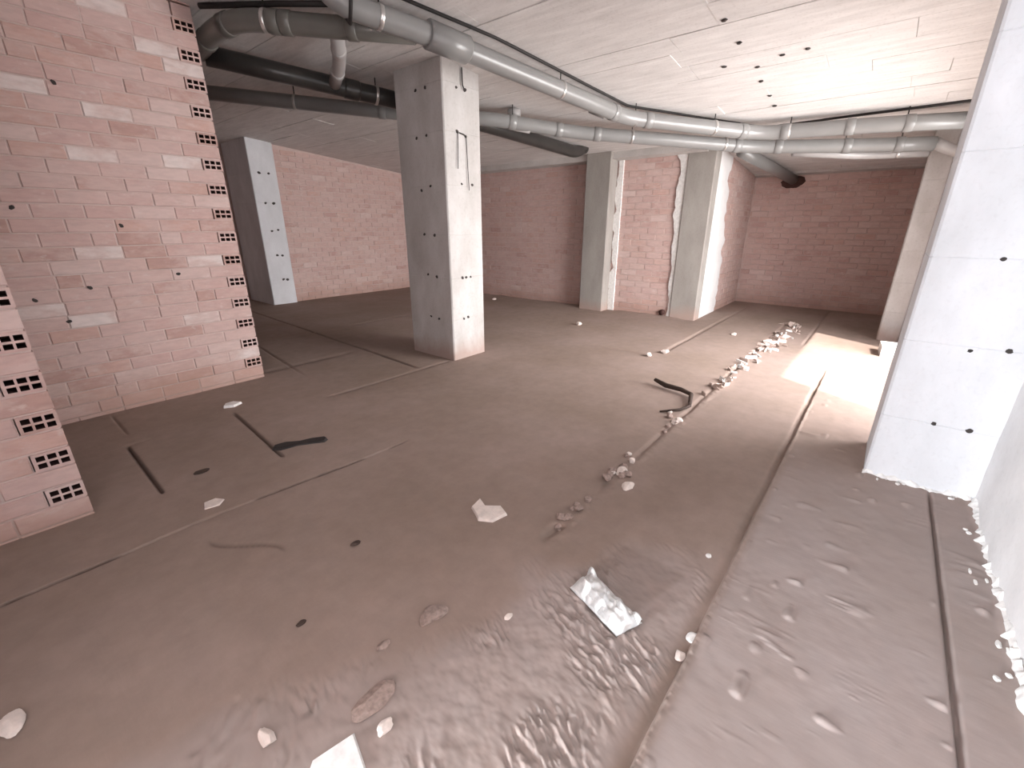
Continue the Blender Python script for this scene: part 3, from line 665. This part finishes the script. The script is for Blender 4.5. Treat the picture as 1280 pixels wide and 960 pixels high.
# branch lying in the rubble joint
t = empty('branch', (3.99, 1.13, fz(3.99, 1.13)))
tube('stem', [(4.12, 1.54, .05), (4.06, 1.40, .035), (4.03, 1.25, .04), (3.99, 1.14, .03), (3.78, 1.08, .02)], [.018, .026, .022, .020, .016], M['wood'], t, 8)
tube('twig', [(3.98, 1.13, .03), (3.72, 1.06, .02), (3.60, 1.10, .015), (3.46, 1.22, .012)], [.016, .014, .012, .008], M['wood'], t, 8)
tag(t, 'dark forked branch lying across the rubble joint', 'branch')
rr = random.Random(55)
for i in range(16):
    x = 2.36+rr.gauss(0, .12); y = 1.05+rr.gauss(0, .035)
    stone('rubble_stone', x, y, rr.uniform(.016, .042), M['rubble'] if i % 3 else M['chip'], 'small stone in the rubble heap in the middle joint', 'stone', 'stones of the middle rubble heap', .8, 200+i, .3)
for i in range(10):
    x = 1.78+rr.gauss(0, .10); y = 1.05+rr.gauss(0, .03)
    stone('rubble_stone', x, y, rr.uniform(.014, .034), M['rubble'], 'small brown stone in the nearest rubble heap of the joint', 'stone', 'stones of the nearest rubble heap', .7, 240+i, .35)
for i in range(10):
    x = 3.42+rr.gauss(0, .12); y = 1.07+rr.gauss(0, .04)
    stone('rubble_stone', x, y, rr.uniform(.018, .045), M['rubble'] if i % 2 else M['chip'], 'small stone in the joint beside the dark branch', 'stone', 'stones beside the branch', .7, 260+i, .3)
stone('rubble_stone', 2.24, .93, (.06, .035), M['chip'], 'flat pale stone just right of the middle rubble heap', 'stone', flat=.3, seed=281)
for i in range(90):
    u = rr.random()**.8; x = 4.0+u*4.3; y = 1.02+rr.gauss(0, .035)-(.18*rr.random() if x > 6.2 else 0)
    s = rr.uniform(.015, .04)*(1+.12*(x-4)); a = rr.uniform(-.6, .9)+math.pi*.5*(rr.random() < .35)
    L, W = s*rr.uniform(1.0, 2.6), s*rr.uniform(.18, .4); ca, sa = math.cos(a), math.sin(a)
    out = [(x+px*L*ca-py*W*sa, y+px*L*sa+py*W*ca) for px, py in ((-1, -.4), (-.2, -1), (.9, -.6), (1, .3), (.1, 1), (-.8, .7))]
    chip('plaster_splinter', out, rr.uniform(.015, .04), M['splinter'] if i % 4 else M['white'], 'broken pale splinter along the joint beside the sunlit patch', 'splinter', (rr.uniform(-.25, .25), rr.uniform(-.3, .3)), 'splinters along the sunlit joint')
# white block beside the pier
bm = bmesh.new(); bmesh.ops.create_cube(bm, size=1); bmesh.ops.scale(bm, vec=(.34, .24, .13), verts=bm.verts[:]); bmesh.ops.bevel(bm, geom=bm.edges[:], offset=.008, segments=1)
o = bm_obj('plaster_block', bm, M['white'], None, False, (7.0, -.28, .062), (0, 0, .08)); tag(o, 'white block standing in the sunlight before the narrow pier', 'block')
# crumbs along the foot of the wall and the pale column
def lip(parent, pts_fn, n, seed, zf):
    V = []; F = []
    for k in range(n+1):
        (x, y), (nx_, ny_) = pts_fn(k/n)
        a = float(fbm(np.array([k*.12]), np.array([seed*1.]), seed, 2)[0]); b_ = float(fbm(np.array([k*.16+9]), np.array([seed*2.]), seed+5, 2)[0])
        wd = .010+.07*max(0, a-.25); ht = .004+.06*max(0, b_-.25)
        for q, (u, v_) in enumerate(((-.3, 1.1), (.25, 1.0), (.6, .72), (1, 0))):
            px, py = x+nx_*wd*u, y+ny_*wd*u; V.append((px-parent.location.x, py-parent.location.y, fz(px, py)-.006+(ht+.006)*v_))
        V.append((x-nx_*.02-parent.location.x, y-ny_*.02-parent.location.y, -.04))
    for k in range(n):
        for q in range(5): a = 5*k; F.append((a+q, a+(q+1) % 5, a+5+(q+1) % 5, a+5+q))
    F += [(0, 1, 2, 3, 4), tuple(5*n+q for q in (4, 3, 2, 1, 0))]
    return mesh_obj('mortar_lip', V, F, M['white'], parent)
lip(wr, lambda u: ((1.2+2.15*u, -.675), (0, 1)), 380, 401, None)
pale = [o for o in COL.objects if o.name == 'concrete_column.001'][0]
lip(pale, lambda u: ((3.362, -.165-.5*u), (-1, 0)), 100, 411, None)
for i in range(16):
    u = rr.random(); x = 3.30+rr.gauss(0, .02) if i < 6 else rr.uniform(1.85, 3.25); y = rr.uniform(-.62, -.2) if i < 6 else -.63+rr.gauss(0, .02)
    stone('mortar_crumb', x, y, (rr.uniform(.008, .026), rr.uniform(.006, .014)), M['white'], 'white mortar crumb at the foot of the pale column and plaster wall', 'crumb', 'mortar crumbs along the plaster wall', .6, 300+i, .3)
for i, (x, y, lb) in enumerate([(6.05, 3.60, 'pale stone on the open floor behind the column'), (5.05, 2.0, 'left pale stone of the pair on the far saw cut'), (5.3, 1.9, 'right pale stone of the pair on the far saw cut'), (7.1, 6.35, 'pale lump at the foot of the far brick wall'), (2.05, 6.6, 'pale chip in the dark space behind the brick wall end'), (6.9, 1.5, 'small pale stone between saw cut and splinters')]):
    stone('stone', x, y, .055, M['chip'], lb, 'stone', seed=330+i, flat=.6)
# drain hole at the wall foot
o = tube('drain_stub', [(7.66, 2.86, .07), (7.575, 2.86, .07)], .05, M['hole'], None, 14); tag(o, 'small black drain opening at the foot of the far brick wall', 'drain')
# wall dents
for i, (x, z) in enumerate([(.60, 1.04), (.28, .98), (.42, .80), (.90, 1.5), (.33, 1.62), (1.2, 1.1), (.10, 1.9), (.75, 2.45)]):
    shared('mortar_gap', TIES[i % 4], wl_, (x, 4.806, z), (0, rr.random()*3, 0), (.012, .006, .018))
